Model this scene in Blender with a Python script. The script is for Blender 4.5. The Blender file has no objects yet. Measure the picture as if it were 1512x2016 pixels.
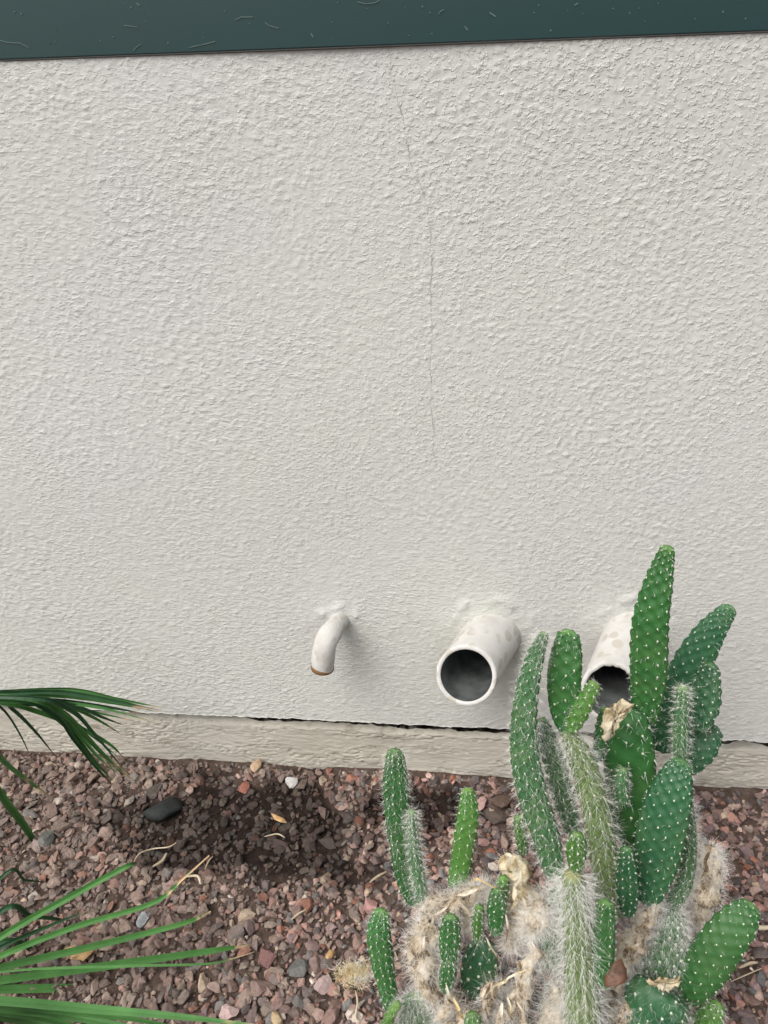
import bpy, math, random
import numpy as np
from mathutils import Vector, Matrix

random.seed(7)
rng = np.random.default_rng(11)
D = bpy.data
SC = bpy.context.scene
COL = SC.collection

# ------------------------------------------------------------------ camera
F = 1514.0
CAM_P, CAM_YAW, CAM_ROLL = math.radians(28), math.radians(6.25), math.radians(1.75)
CAM = np.array([0.0, -1.08, 1.15])
fw = np.array([-math.sin(CAM_YAW)*math.cos(CAM_P), math.cos(CAM_YAW)*math.cos(CAM_P), -math.sin(CAM_P)])
r0 = np.array([math.cos(CAM_YAW), math.sin(CAM_YAW), 0.0])
u0 = np.cross(r0, fw)
rt = math.cos(CAM_ROLL)*r0 - math.sin(CAM_ROLL)*u0
up = math.sin(CAM_ROLL)*r0 + math.cos(CAM_ROLL)*u0
cd = D.cameras.new('camera'); cam = D.objects.new('camera', cd); COL.objects.link(cam)
cam.matrix_world = Matrix(((rt[0], up[0], -fw[0], CAM[0]), (rt[1], up[1], -fw[1], CAM[1]),
                           (rt[2], up[2], -fw[2], CAM[2]), (0, 0, 0, 1)))
cd.sensor_fit = 'VERTICAL'; cd.sensor_height = 36.0; cd.lens = F/2016*36
cd.clip_start = 0.02; cd.clip_end = 300
SC.camera = cam

# ------------------------------------------------------------------ light
SUN_EL, SUN_AZ = math.radians(52), math.radians(222)      # azimuth clockwise from +Y
W = D.worlds.new('World'); SC.world = W; W.use_nodes = True
wn = W.node_tree; wn.nodes.clear()
sky = wn.nodes.new('ShaderNodeTexSky'); sky.sky_type = 'NISHITA'; sky.sun_disc = False
sky.sun_elevation = SUN_EL; sky.sun_rotation = SUN_AZ
sky.air_density = 1.0; sky.dust_density = 4.0; sky.ozone_density = 1.0
hs = wn.nodes.new('ShaderNodeHueSaturation'); hs.inputs['Saturation'].default_value = 0.3
bg = wn.nodes.new('ShaderNodeBackground'); bg.inputs[1].default_value = 0.12
wo = wn.nodes.new('ShaderNodeOutputWorld')
wn.links.new(sky.outputs[0], hs.inputs['Color']); wn.links.new(hs.outputs[0], bg.inputs[0])
wn.links.new(bg.outputs[0], wo.inputs[0])
sl = D.lights.new('sun', 'SUN'); sl.energy = 1.3; sl.angle = math.radians(38); sl.color = (1, 0.965, 0.91)
so = D.objects.new('sun', sl); COL.objects.link(so)
sd = Vector((math.sin(SUN_AZ)*math.cos(SUN_EL), math.cos(SUN_AZ)*math.cos(SUN_EL), math.sin(SUN_EL)))
so.rotation_euler = sd.to_track_quat('Z', 'Y').to_euler(); so.location = sd*6
vs = SC.view_settings
vs.view_transform = 'Standard'; vs.look = 'None'; vs.gamma = 1; vs.use_curve_mapping = False
vs.exposure = 0.62
SC.render.engine = 'CYCLES'

# ------------------------------------------------------------------ helpers
def ray(px, py):
    return fw + rt*(px-756)/F - up*(py-1008)/F
def at(px, py, Y):
    d = ray(px, py); t = (Y-CAM[1])/d[1]; return CAM + t*d
def on_ground(px, py, z=0.0):
    d = ray(px, py); t = (z-CAM[2])/d[2]; return CAM + t*d
def depth(p):
    return float((np.asarray(p)-CAM) @ fw)

def hash2(ix, iy, s):
    h = (ix.astype(np.int64)*374761393 + iy.astype(np.int64)*668265263 + s*974634777) & 0x7fffffff
    h = ((h ^ (h >> 13))*1274126177) & 0x7fffffff
    return ((h ^ (h >> 16)) & 0xffff)/65535.0
def pnoise(x, y, s=0):
    x = np.asarray(x, float); y = np.asarray(y, float)
    x0 = np.floor(x); y0 = np.floor(y); fx = x-x0; fy = y-y0
    def g(dx, dy):
        a = hash2(x0+dx, y0+dy, s)*2*np.pi
        return np.cos(a)*(fx-dx)+np.sin(a)*(fy-dy)
    u = fx**3*(fx*(fx*6-15)+10); v = fy**3*(fy*(fy*6-15)+10)
    return 1.5*((g(0, 0)*(1-u)+g(1, 0)*u)*(1-v)+(g(0, 1)*(1-u)+g(1, 1)*u)*v)
def smooth(a, b, x):
    t = np.clip((np.asarray(x, float)-a)/(b-a), 0, 1); return t*t*(3-2*t)

def tag(o, label=None, cat=None, group=None, kind=None):
    if label: o['label'] = label
    if cat: o['category'] = cat
    if group: o['group'] = group
    if kind: o['kind'] = kind
    return o
def empty(name, loc):
    o = D.objects.new(name, None); COL.objects.link(o); o.location = Vector(loc); o.empty_display_size = 0.05
    return o
def wpos(o):
    p = Vector((0, 0, 0))
    while o is not None:
        p = p+o.location; o = o.parent
    return np.array(p)
def mk(name, verts, faces, mat, parent=None, smooth_shade=True, cols=None, origin=None):
    """one mesh object from world-space vertices; faces: int array (n,k) or list of lists"""
    verts = np.asarray(verts, float)
    base = np.array(origin, float) if origin is not None else (wpos(parent) if parent is not None else np.zeros(3))
    v = verts-base
    me = D.meshes.new(name)
    if isinstance(faces, np.ndarray):
        n, k = faces.shape
        me.vertices.add(len(v)); me.vertices.foreach_set('co', v.astype(np.float32).ravel())
        me.loops.add(n*k); me.loops.foreach_set('vertex_index', faces.astype(np.int32).ravel())
        me.polygons.add(n); me.polygons.foreach_set('loop_start', np.arange(0, n*k, k, dtype=np.int32))
        me.polygons.foreach_set('use_smooth', np.full(n, smooth_shade))
        me.update(calc_edges=True)
    else:
        me.from_pydata([tuple(p) for p in v], [], faces); 
        me.polygons.foreach_set('use_smooth', np.full(len(faces), smooth_shade)); me.update()
    if cols is not None:
        a = me.attributes.new('tone', 'FLOAT_COLOR', 'POINT')
        c = np.ones((len(v), 4), np.float32); c[:, :3] = cols
        a.data.foreach_set('color', c.ravel())
    me.materials.append(mat)
    o = D.objects.new(name, me); COL.objects.link(o)
    if parent is not None:
        o.parent = parent
        if origin is not None: o.location = Vector(base-wpos(parent))
    elif origin is not None:
        o.location = Vector(base)
    return o
def grid_faces(nu, nv, wrap=False):
    m = nv if wrap else nv-1
    i = np.arange(nu-1)[:, None]; j = np.arange(m)[None, :]
    a = i*nv+j; b = i*nv+(j+1) % nv; c = (i+1)*nv+(j+1) % nv; d = (i+1)*nv+j
    return np.stack([a, b, c, d], -1).reshape(-1, 4)

# ------------------------------------------------------------------ materials
class N:
    def __init__(s, name):
        s.m = D.materials.new(name); s.m.use_nodes = True; s.t = s.m.node_tree
        s.p = s.t.nodes['Principled BSDF']; s.tc = s.t.nodes.new('ShaderNodeTexCoord')
    def node(s, typ, **k):
        n = s.t.nodes.new(typ)
        for a, b in k.items(): setattr(n, a, b)
        return n
    def link(s, a, b): s.t.links.new(a, b)
    def noise(s, scale, detail=4, rough=.55, stretch=None, dist=0):
        n = s.node('ShaderNodeTexNoise'); n.inputs['Scale'].default_value = scale
        n.inputs['Detail'].default_value = detail; n.inputs['Roughness'].default_value = rough
        n.inputs['Distortion'].default_value = dist
        if stretch:
            mp = s.node('ShaderNodeMapping'); mp.inputs['Scale'].default_value = stretch
            s.link(s.tc.outputs['Object'], mp.inputs[0]); s.link(mp.outputs[0], n.inputs['Vector'])
        else: s.link(s.tc.outputs['Object'], n.inputs['Vector'])
        return n.outputs['Fac']
    def ramp(s, fac, stops):
        r = s.node('ShaderNodeValToRGB'); e = r.color_ramp.elements
        while len(e) < len(stops): e.new(0.5)
        for el, (p, c) in zip(e, stops):
            el.position = p; el.color = (*c, 1) if len(c) == 3 else c
        s.link(fac, r.inputs[0]); return r.outputs[0]
    def mix(s, fac, a, b, mode='MIX'):
        n = s.node('ShaderNodeMix', data_type='RGBA', blend_type=mode)
        for i, x in ((0, fac), (6, a), (7, b)):
            if hasattr(x, 'is_linked') or isinstance(x, bpy.types.NodeSocket): s.link(x, n.inputs[i])
            elif i == 0: n.inputs[0].default_value = x
            else: n.inputs[i].default_value = (*x, 1)
        return n.outputs[2]
    def bump(s, h, strength, dist, prev=None):
        b = s.node('ShaderNodeBump'); b.inputs['Strength'].default_value = strength
        b.inputs['Distance'].default_value = dist; s.link(h, b.inputs['Height'])
        if prev is not None: s.link(prev, b.inputs['Normal'])
        s.link(b.outputs[0], s.p.inputs['Normal']); return b.outputs[0]
    def attr(s, name='tone'):
        a = s.node('ShaderNodeAttribute'); a.attribute_name = name; return a.outputs['Color']
    def rnd(s): return s.node('ShaderNodeObjectInfo').outputs['Random']
    def color(s, c):
        if isinstance(c, tuple): s.p.inputs['Base Color'].default_value = (*c, 1)
        else: s.link(c, s.p.inputs['Base Color'])
    def rough(s, v, spec=0.5):
        s.p.inputs['Roughness'].default_value = v; s.p.inputs['Specular IOR Level'].default_value = spec

M = {}
# painted stucco
n = N('painted_stucco'); n.rough(.75, .35)
c = n.ramp(n.noise(1.7, 4, .6), [(.25, (.60, .612, .595)), (.42, (.61, .61, .565)), (.6, (.605, .60, .58)), (.75, (.62, .60, .595))])
c2 = n.ramp(n.noise(60, 3), [(.3, (.90, .90, .89)), (.7, (1, 1, 1))])
n.color(n.mix(1, c, c2, 'MULTIPLY'))
sep = n.node('ShaderNodeSeparateXYZ'); n.link(n.tc.outputs['Object'], sep.inputs[0])
def mrange(sock, a, b):
    m_ = n.node('ShaderNodeMapRange'); m_.interpolation_type = 'SMOOTHSTEP'; m_.inputs[1].default_value = a; m_.inputs[2].default_value = b; n.link(sock, m_.inputs[0]); return m_.outputs[0]
def dots(scale, stretch, rot, lo, hi, dist=0.3):
    t = n.node('ShaderNodeTexNoise'); t.inputs['Scale'].default_value = scale; t.inputs['Detail'].default_value = 2.5; t.inputs['Roughness'].default_value = .5; t.inputs['Distortion'].default_value = dist
    mp = n.node('ShaderNodeMapping'); mp.inputs['Scale'].default_value = stretch; mp.inputs['Rotation'].default_value = (0, rot, 0)
    n.link(n.tc.outputs['Object'], mp.inputs[0]); n.link(mp.outputs[0], t.inputs['Vector'])
    return mrange(t.outputs['Fac'], lo, hi)
rnd_ = dots(205, (1, 1, 1.15), .2, .46, .76)
hor_ = dots(165, (.75, 1, 1.7), -.05, .42, .78)
dia_ = dots(165, (.8, 1, 1.6), -.5, .42, .78)
lf_ = mrange(n.node('ShaderNodeMath', operation='ADD').outputs[0], 0, 1)
ad = lf_.node.inputs[0].links[0].from_node; n.link(sep.outputs[0], ad.inputs[0])
nz = n.node('ShaderNodeTexNoise'); nz.inputs['Scale'].default_value = 3; n.link(n.tc.outputs['Object'], nz.inputs['Vector'])
n.link(nz.outputs['Fac'], ad.inputs[1]); lf_.node.inputs[1].default_value = -.1; lf_.node.inputs[2].default_value = .75
ad2 = n.node('ShaderNodeMath', operation='ADD'); n.link(sep.outputs[2], ad2.inputs[0]); n.link(nz.outputs['Fac'], ad2.inputs[1])
lo_ = mrange(ad2.outputs[0], .75, 1.35)
hh = n.mix(lf_, n.mix(lo_, hor_, dia_), n.mix(lo_, n.mix(.5, rnd_, hor_), rnd_))
fine = n.mix(.15, hh, n.noise(420, 3, .6))
pt = n.node('ShaderNodeTexNoise'); pt.inputs['Scale'].default_value = 5; pt.inputs['Detail'].default_value = 3; n.link(n.tc.outputs['Object'], pt.inputs['Vector'])
b1 = n.bump(fine, 1.0, .00125)
mr = n.node('ShaderNodeMapRange'); mr.inputs[1].default_value = .35; mr.inputs[2].default_value = .65; mr.inputs[3].default_value = .55; mr.inputs[4].default_value = 1.0
n.link(pt.outputs['Fac'], mr.inputs[0]); n.link(mr.outputs[0], b1.node.inputs['Strength'])
M['stucco'] = n.m
# bare cement footing
n = N('weathered_cement'); n.rough(.85, .25)
c = n.ramp(n.noise(5, 6, .65), [(.3, (.43, .40, .33)), (.55, (.52, .49, .42)), (.75, (.57, .545, .48))])
c2 = n.ramp(n.noise(16, 6, .75, (1, 1, 4)), [(.33, (.45, .41, .34)), (.43, (1, 1, 1))])
n.color(n.mix(.8, c, c2, 'MULTIPLY'))
n.bump(n.noise(70, 7, .75, (1, 1, 3)), .45, .003)
M['cement'] = n.m
n = N('wall_core'); n.rough(.9); n.color((.16, .14, .12)); M['core'] = n.m
n = N('crack_line'); n.rough(.9); n.color((.40, .39, .365)); M['crack'] = n.m
# dark glossy panel of the screen, added as a solid sheet over the wall
n = N('dark_teal_bezel'); n.rough(.22, .5)
n.color(n.ramp(n.noise(2.2, 3), [(.3, (.011, .040, .041)), (.7, (.016, .050, .051))]))
M['bezel'] = n.m
n = N('bezel_edge'); n.rough(.5); n.color((.13, .135, .13)); M['bezel_edge'] = n.m
n = N('lint'); n.rough(.9); n.color((.09, .14, .13)); M['lint'] = n.m
# painted pvc
n = N('painted_pipe'); n.rough(.75, .3)
v = n.node('ShaderNodeTexVoronoi'); v.inputs['Scale'].default_value = 46; v.inputs['Randomness'].default_value = 1
mp = n.node('ShaderNodeMapping'); mp.inputs['Scale'].default_value = (1, .7, 1.3)
n.link(n.tc.outputs['Object'], mp.inputs[0]); n.link(mp.outputs[0], v.inputs['Vector'])
spot = n.ramp(v.outputs['Distance'], [(.36, (1, 1, 1)), (.46, (0, 0, 0))])
msk = n.ramp(n.noise(16, 2), [(.40, (0, 0, 0)), (.5, (1, 1, 1))])
spots = n.mix(1, spot, msk, 'MULTIPLY')
base = n.ramp(n.noise(25, 5), [(.25, (.47, .45, .415)), (.45, (.57, .555, .525)), (.7, (.62, .605, .58))])
n.color(n.mix(spots, base, (.49, .46, .405)))
n.bump(n.noise(160, 5, .65), .6, .0015)
M['pipe'] = n.m
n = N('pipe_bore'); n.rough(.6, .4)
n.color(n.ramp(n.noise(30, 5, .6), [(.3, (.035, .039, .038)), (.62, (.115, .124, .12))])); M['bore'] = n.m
n = N('pipe_silt'); n.rough(.9)
n.color(n.ramp(n.noise(70, 7, .7), [(.3, (.10, .105, .095)), (.5, (.22, .225, .21)), (.7, (.34, .34, .32))])); n.bump(n.noise(150, 5), .5, .002); M['silt'] = n.m
n = N('rust_stain'); n.rough(.8); n.color((.30, .17, .07)); M['stain'] = n.m
n = N('pipe_inside_dark'); n.rough(.9); n.color((.02, .02, .02)); M['dark'] = n.m
# soil, with a damp patch under the pipes
n = N('soil'); n.rough(.9, .2)
c = n.ramp(n.noise(45, 8, .7), [(.3, (.035, .024, .019)), (.55, (.085, .062, .05)), (.75, (.15, .115, .09))])
n.color(n.mix(1, c, n.attr(), 'MULTIPLY')); n.bump(n.noise(140, 6, .7), .8, .006)
M['soil'] = n.m
n = N('gravel'); n.rough(.8, .3)
c = n.ramp(n.noise(170, 6, .7), [(.28, (.55, .53, .52)), (.55, (1, 1, 1)), (.78, (1, 1, 1))])
n.color(n.mix(1, n.attr(), c, 'MULTIPLY')); n.bump(n.noise(330, 5, .7), .5, .0015)
M['gravel'] = n.m
# cactus
def green(name, lo, hi, tipc, rough=.5):
    n = N(name); n.rough(rough, .4)
    a = n.ramp(n.noise(22, 5, .6), [(.3, lo), (.7, hi)])
    a = n.mix(n.ramp(n.noise(9, 4, .6), [(.45, (0, 0, 0)), (.7, (.6, .6, .6))]), a, tuple(.5*p_+.5*q_ for p_, q_ in zip(hi, (.16, .21, .08))))
    a = n.mix(n.ramp(n.noise(38, 6, .7), [(.66, (0, 0, 0)), (.72, (.75, .75, .75))]), a, (.30, .27, .14))
    v_ = n.mix(n.attr('tone'), a, tipc)
    h = n.node('ShaderNodeHueSaturation'); n.link(v_, h.inputs['Color'])
    mr = n.node('ShaderNodeMapRange'); mr.inputs[3].default_value = .82; mr.inputs[4].default_value = 1.18
    n.link(n.rnd(), mr.inputs[0]); n.link(mr.outputs[0], h.inputs['Value'])
    n.color(h.outputs[0]); n.bump(n.noise(220, 5, .65), .35, .0012)
    n.p.inputs['Subsurface Weight'].default_value = 0.0
    return n.m
M['pad'] = green('cactus_skin', (.019, .086, .02), (.034, .13, .03), (.10, .21, .055))
M['pad_blue'] = green('cactus_skin_deep', (.015, .075, .032), (.028, .11, .042), (.07, .165, .055))
M['pad_fresh'] = green('cactus_skin_fresh', (.045, .14, .02), (.068, .175, .03), (.14, .26, .06))
M['pad_old'] = green('cactus_skin_olive', (.10, .17, .05), (.17, .24, .08), (.3, .3, .14), .7)
M['pad_hairy'] = green('cactus_skin_hairy', (.03, .10, .036), (.055, .145, .05), (.17, .25, .11), .65)
n = N('areole_wool'); n.rough(.9); n.color((.62, .66, .50)); M['areole'] = n.m
n = N('white_spines'); n.rough(.6); n.color((.72, .71, .66)); M['spine'] = n.m
n = N('cream_fluff'); n.rough(.8)
n.color(n.ramp(n.noise(25, 3), [(.35, (.70, .62, .50)), (.48, (.80, .77, .71)), (.65, (.84, .83, .81))])); M['fluff'] = n.m
n = N('grey_fluff'); n.rough(.8)
n.color(n.ramp(n.noise(25, 3), [(.3, (.50, .47, .42)), (.6, (.70, .69, .66))])); M['greyfluff'] = n.m
n = N('dried_stem'); n.rough(.85, .2)
n.color(n.ramp(n.noise(55, 6, .7, (1, 1, .5)), [(.34, (.045, .032, .022)), (.43, (.22, .155, .09)), (.5, (.52, .43, .31)), (.62, (.74, .68, .57))]))
n.bump(n.noise(120, 6, .7), .8, .004); M['dried'] = n.m
n = N('cream_wood'); n.rough(.85, .2)
n.color(n.ramp(n.noise(45, 6, .7, (1, 1, .6)), [(.30, (.20, .12, .05)), (.42, (.52, .40, .22)), (.55, (.76, .67, .48)), (.7, (.82, .77, .64))]))
n.bump(n.noise(110, 6, .7, (1, 1, .5)), 1.0, .005); M['cream_wood'] = n.m
n = N('cactus_scar'); n.rough(.8, .2)
n.color(n.ramp(n.noise(60, 6, .65), [(.3, (.42, .24, .08)), (.5, (.66, .50, .25)), (.7, (.74, .64, .42))]))
n.bump(n.noise(120, 5, .7), .6, .003); M['scar'] = n.m
# leaves, straw
def leafmat(name, lo, hi, dead):
    n = N(name); n.rough(.45, .45)
    a = n.ramp(n.noise(30, 3, .5, (1, 1, 1)), [(.3, lo), (.7, hi)])
    n.color(n.mix(n.attr('tone'), a, dead))
    n.bump(n.noise(200, 2), .15, .001); return n.m
M['frond'] = leafmat('palm_leaf', (.045, .14, .03), (.075, .20, .05), (.50, .36, .21))
M['frond_dark'] = leafmat('palm_leaf_dark', (.02, .065, .025), (.03, .09, .033), (.28, .19, .11))
M['frond_pale'] = leafmat('palm_leaf_pale', (.08, .2, .06), (.11, .26, .08), (.52, .40, .24))
n = N('straw'); n.rough(.7); n.color(n.ramp(n.noise(60, 3), [(.3, (.38, .29, .18)), (.7, (.60, .52, .38))])); M['straw'] = n.m
n = N('dry_leaf'); n.rough(.7); n.color(n.ramp(n.noise(50, 4), [(.3, (.36, .2, .08)), (.7, (.58, .38, .18))])); M['dryleaf'] = n.m
n = N('brown_leaf'); n.rough(.6); n.color(n.ramp(n.noise(50, 4), [(.3, (.055, .028, .015)), (.7, (.13, .058, .028))])); M['brownleaf'] = n.m

# ------------------------------------------------------------------ ground
DAMP = [on_ground(500, 1640)[:2], on_ground(830, 1580)[:2], on_ground(1000, 1960)[:2]]
def damp(x, y):
    n1 = .45*pnoise(x*9, y*12, 5)+.25*pnoise(x*25, y*30, 6)+.12*pnoise(x*70, y*70, 9)
    d0 = np.sqrt(((x-DAMP[0][0])/.29)**2+((y-DAMP[0][1]-.02)/.12)**2)+n1
    d1 = np.sqrt(((x-DAMP[1][0])/.14)**2+((y-DAMP[1][1])/.07)**2)+n1
    return np.clip(1-smooth(.6, 1.1, np.minimum(d0, d1)), 0, 1)
def ground_z(x, y):
    z = .006*pnoise(x*3.1, y*3.1, 21)+.005*pnoise(x*11, y*11, 22)+.002*pnoise(x*40, y*40, 23)
    far = smooth(1.2, 2.5, np.hypot(x, y+.3))
    z = z*(1-far)-.012
    return z - .012*damp(x, y)*(1-far)
gx = np.concatenate([[-60, -20, -6, -2.5], np.linspace(-1.3, 1.3, 261), [2.5, 6, 20, 60]])
gy = np.concatenate([[-60, -20, -6, -2.5], np.linspace(-1.2, .10, 131), [.5, 2, 6, 20, 60]])
X, Y = np.meshgrid(gx, gy, indexing='ij')
Z = ground_z(X, Y)
dm = damp(X, Y)[..., None]
tone = (1-dm)*np.array([1.25, 1.2, 1.2])+dm*np.array([.27, .23, .22])
gf = grid_faces(len(gx), len(gy))
g = mk('ground', np.stack([X, Y, Z], -1).reshape(-1, 3), gf, M['soil'], cols=tone.reshape(-1, 3))
tag(g, kind='structure')

# ------------------------------------------------------------------ wall
WALL_B, WALL_T = .1216, 1.2095
wall = empty('house_wall', (0, .1, 0))
tag(wall, 'pale grey stucco house wall with a rough cement footing behind the cactus', 'wall')
wx = np.concatenate([[-5, -3, -1.6], np.arange(-1.0, .92, .0026), [1.6, 3, 5]])
wz = np.concatenate([np.arange(WALL_B, WALL_T-.001, .0026), [WALL_T]])
X, Z = np.meshgrid(wx, wz, indexing='ij')
def stucco_height(x, z):
    wxx = x+.02*pnoise(x*6, z*6, 31); wzz = z+.02*pnoise(x*6, z*6, 32)
    def rotn(th, sx, sz, s):
        a = math.cos(th)*wxx+math.sin(th)*wzz; b = -math.sin(th)*wxx+math.cos(th)*wzz
        return pnoise(a*sx, b*sz, s)+.55*pnoise(a*sx*2.1, b*sz*2.1, s+1)
    iso = rotn(.3, 135, 170, 40)
    hor = rotn(.06, 85, 210, 50)
    dia = rotn(-.55, 100, 190, 60)
    left = 1-smooth(-.6, .2, x+.2*pnoise(x*3, z*3, 33))
    low = 1-smooth(.25, .8, z+.2*pnoise(x*3, z*3, 34))
    h = iso*(1-left)*(1-.55*low)+hor*low*(.45+.55*left)+dia*left*(1-low)+.3*dia*(1-left)
    patch = .62+.3*smooth(-.5, .3, pnoise(x*6, z*6, 35)+.5*pnoise(x*15, z*15, 37))
    drop = smooth(-.05, .75, h)
    h = patch*(1.25*drop+.22*h)
    dr = pnoise(x*85+.6*pnoise(x*30, z*30, 39), z*100, 36)
    h = h+.6*smooth(.4, .8, dr)*patch
    return h
fade = 1-smooth(.9, 1.0, np.abs(X+.04))
H = stucco_height(X, Z)*fade
# trowel-smeared bands round the pipes
PIPES_W = [at(668, 1225, 0), at(965, 1250, 0), at(1243, 1250, 0)]
edge_j = .0028*pnoise(X*28, Z*0+2, 71)+.002*pnoise(X*90, Z*0+5, 72)
near_edge = 1-smooth(0, .02, Z-WALL_B)
Yw = -.0009*H - .004*pnoise(X*2.3, Z*2.3, 70)*fade
for p, rad in zip(PIPES_W, (.026, .066, .064)):
    d = np.hypot(X-p[0], Z-p[2])
    wob = .012*pnoise(X*22, Z*22, 73)
    collar = np.exp(-((d-rad-.006+wob)/.010)**2)
    Yw -= .003*collar*smooth(-.1, .8, (Z-p[2])/rad)*smooth(-.5, .5, pnoise(X*40, Z*40, 74))
Zw = Z+edge_j*near_edge*fade
nu, nv = X.shape
vf = np.stack([X, Yw, Zw], -1).reshape(-1, 3)
ff = grid_faces(nu, nv)
fcx, fcz = vf[ff[:, 0], 0]+.001, vf[ff[:, 0], 2]+.001
for p, rad in zip(PIPES_W, (.014, .043, .043)):
    ff = ff[np.hypot(fcx[:len(ff)]-p[0], fcz[:len(ff)]-p[2]) > rad]; fcx, fcz = vf[ff[:, 0], 0]+.001, vf[ff[:, 0], 2]+.001
# return edges at bottom and top
bi = np.arange(nu)*nv; ti = bi+nv-1
extra = np.concatenate([vf[bi]+np.array([0, .035, 0.001]), vf[ti]+np.array([0, .30, 0])])
o0 = len(vf)
bf = np.stack([bi[:-1], bi[1:], o0+np.arange(1, nu), o0+np.arange(nu-1)], -1)
tf = np.stack([ti[:-1], o0+nu+np.arange(nu-1), o0+nu+np.arange(1, nu), ti[1:]], -1)
mk('stucco_face', np.concatenate([vf, extra]), np.concatenate([ff, bf[:, ::-1], tf[:, ::-1]]), M['stucco'], wall)
# core behind
def box(x0, x1, y0, y1, z0, z1):
    v = [(x, y, z) for x in (x0, x1) for y in (y0, y1) for z in (z0, z1)]
    f = [(0, 1, 3, 2), (4, 6, 7, 5), (0, 4, 5, 1), (2, 3, 7, 6), (0, 2, 6, 4), (1, 5, 7, 3)]
    return v, f
v, f = box(-5, 5, .30, .45, -.1, WALL_T-.002); mk('wall_core', v, f, M['core'], wall, False)
# footing
fx = np.concatenate([[-5, -3, -1.6], np.arange(-1.05, 1.0, .003), [1.6, 3, 5]])
fz = np.linspace(-.06, .098, 80)
X, Z = np.meshgrid(fx, fz, indexing='ij')
fade = 1-smooth(1.0, 1.3, np.abs(X))
zz = Z+.012*pnoise(X*7, Z*7, 80)
w1 = pnoise(X*22, zz*110, 81); w2 = pnoise(X*48, zz*210, 82); w3 = pnoise(X*6, zz*24, 83)
rid = 1-np.abs(w1); crk = smooth(.86, .99, rid)*smooth(-.2, .5, pnoise(X*9, zz*30, 84))
w4 = pnoise(X*95, zz*330, 87); c2_ = smooth(.9, .995, 1-np.abs(pnoise(X*30+w1, zz*150, 88)))*smooth(-.3, .4, w3)
Yf = .014-.0005*w1-.0005*w2-.0005*w4-.0022*w3+.003*crk+.003*c2_
top = smooth(.080, .098, Z); Yf = Yf+.010*top**2*(1+.8*pnoise(X*20, Z*0, 85))
Yf = Yf*fade+.014*(1-fade)
Zf = Z+.005*top*pnoise(X*15, Z*0+9, 86)+.003*top*pnoise(X*60, Z*0+3, 89)+.004*top*smooth(.1, -.5, X)-.006*top*smooth(-.55, -.3, X)*(1+.5*pnoise(X*12, Z*0+4, 90))
vf = np.stack([X, Yf, Zf], -1).reshape(-1, 3); nu, nv = X.shape
ti = np.arange(nu)*nv+nv-1; o0 = len(vf)
extra = vf[ti]*np.array([1, 0, 1])+np.array([0, .30, 0])
tf = np.stack([ti[:-1], o0+np.arange(nu-1), o0+np.arange(1, nu), ti[1:]], -1)
mk('footing', np.concatenate([vf, extra]), np.concatenate([grid_faces(nu, nv), tf[:, ::-1]]), M['cement'], wall)
# hairline crack: thin dark ribbon lying on the stucco
cp = [(762, 92), (772, 150), (783, 200), (795, 260), (815, 330), (838, 395), (847, 450), (849, 520), (846, 600), (849, 700), (851, 790), (856, 860), (858, 930)]
pts = []
for (a, b) in zip(cp[:-1], cp[1:]):
    for k in range(8):
        t = k/8; pts.append((a[0]*(1-t)+b[0]*t+random.uniform(-1.5, 1.5), a[1]*(1-t)+b[1]*t))
vv, fc = [], []
for i, (px, py) in enumerate(pts):
    px += 5*float(pnoise(np.array([py*.017]), np.array([.4]), 12)[0])+3*float(pnoise(np.array([py*.06]), np.array([.7]), 13)[0])
    p = at(px, py, -.0022); w = .0005*(.3+random.random()) if pnoise(np.array([py*.021]), np.array([3.3]), 8)[0] > -.1 else .00012
    p[1] = -.0009*float(stucco_height(p[0:1], p[2:3])[0])-.004*float(pnoise(p[0]*2.3, p[2]*2.3, 70))-.0006
    vv += [p+np.array([-w, 0, 0]), p+np.array([w, 0, 0])]
    if i: fc.append((2*i-2, 2*i-1, 2*i+1, 2*i))
mk('crack', vv, fc, M['crack'], wall)

# ------------------------------------------------------------------ stand-in for the screen's dark panel
pan = empty('screen_bezel', (0, 0, WALL_T)); tag(pan, 'dark teal glossy panel of the viewing screen above the stucco wall, flecked with pale lint', 'bezel')
def bevelled(x0, x1, y0, y1, z0, z1, b):
    v = [(x0, y1, z0), (x1, y1, z0), (x1, y0+b, z0), (x0, y0+b, z0), (x0, y0, z0+b), (x1, y0, z0+b), (x0, y0, z1), (x1, y0, z1), (x0, y1, z1), (x1, y1, z1)]
    f = [(0, 3, 2, 1), (3, 4, 5, 2), (4, 6, 7, 5), (6, 8, 9, 7), (8, 0, 1, 9), (0, 8, 6, 4, 3), (1, 2, 5, 7, 9)]
    return v, f
v, f = bevelled(-5, 5, -.005, .4, WALL_T+.0019, WALL_T+.95, .001); mk('bezel_sheet', v, f, M['bezel'], pan, False)
v, f = bevelled(-5, 5, -.0035, .1, WALL_T+.0004, WALL_T+.0018, .0004); mk('edge_strip', v, f, M['bezel_edge'], pan, False)
vv, fc = [], []
def fibre(pts, w, y=-.0056):
    for i, (px, py) in enumerate(pts):
        p = at(px, py, y); d = np.array(at(*pts[min(i+1, len(pts)-1)], y))-np.array(at(*pts[max(i-1, 0)], y)); d /= np.linalg.norm(d)+1e-9
        nrm = np.array([-d[2], 0, d[0]])*w*.5/1000
        k = len(vv); vv.extend([p-nrm, p+nrm, p+np.array([0, -.0005, 0])])
        if i: fc.extend([(k-3, k-1, k+2, k), (k-1, k-2, k+1, k+2)])
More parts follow.
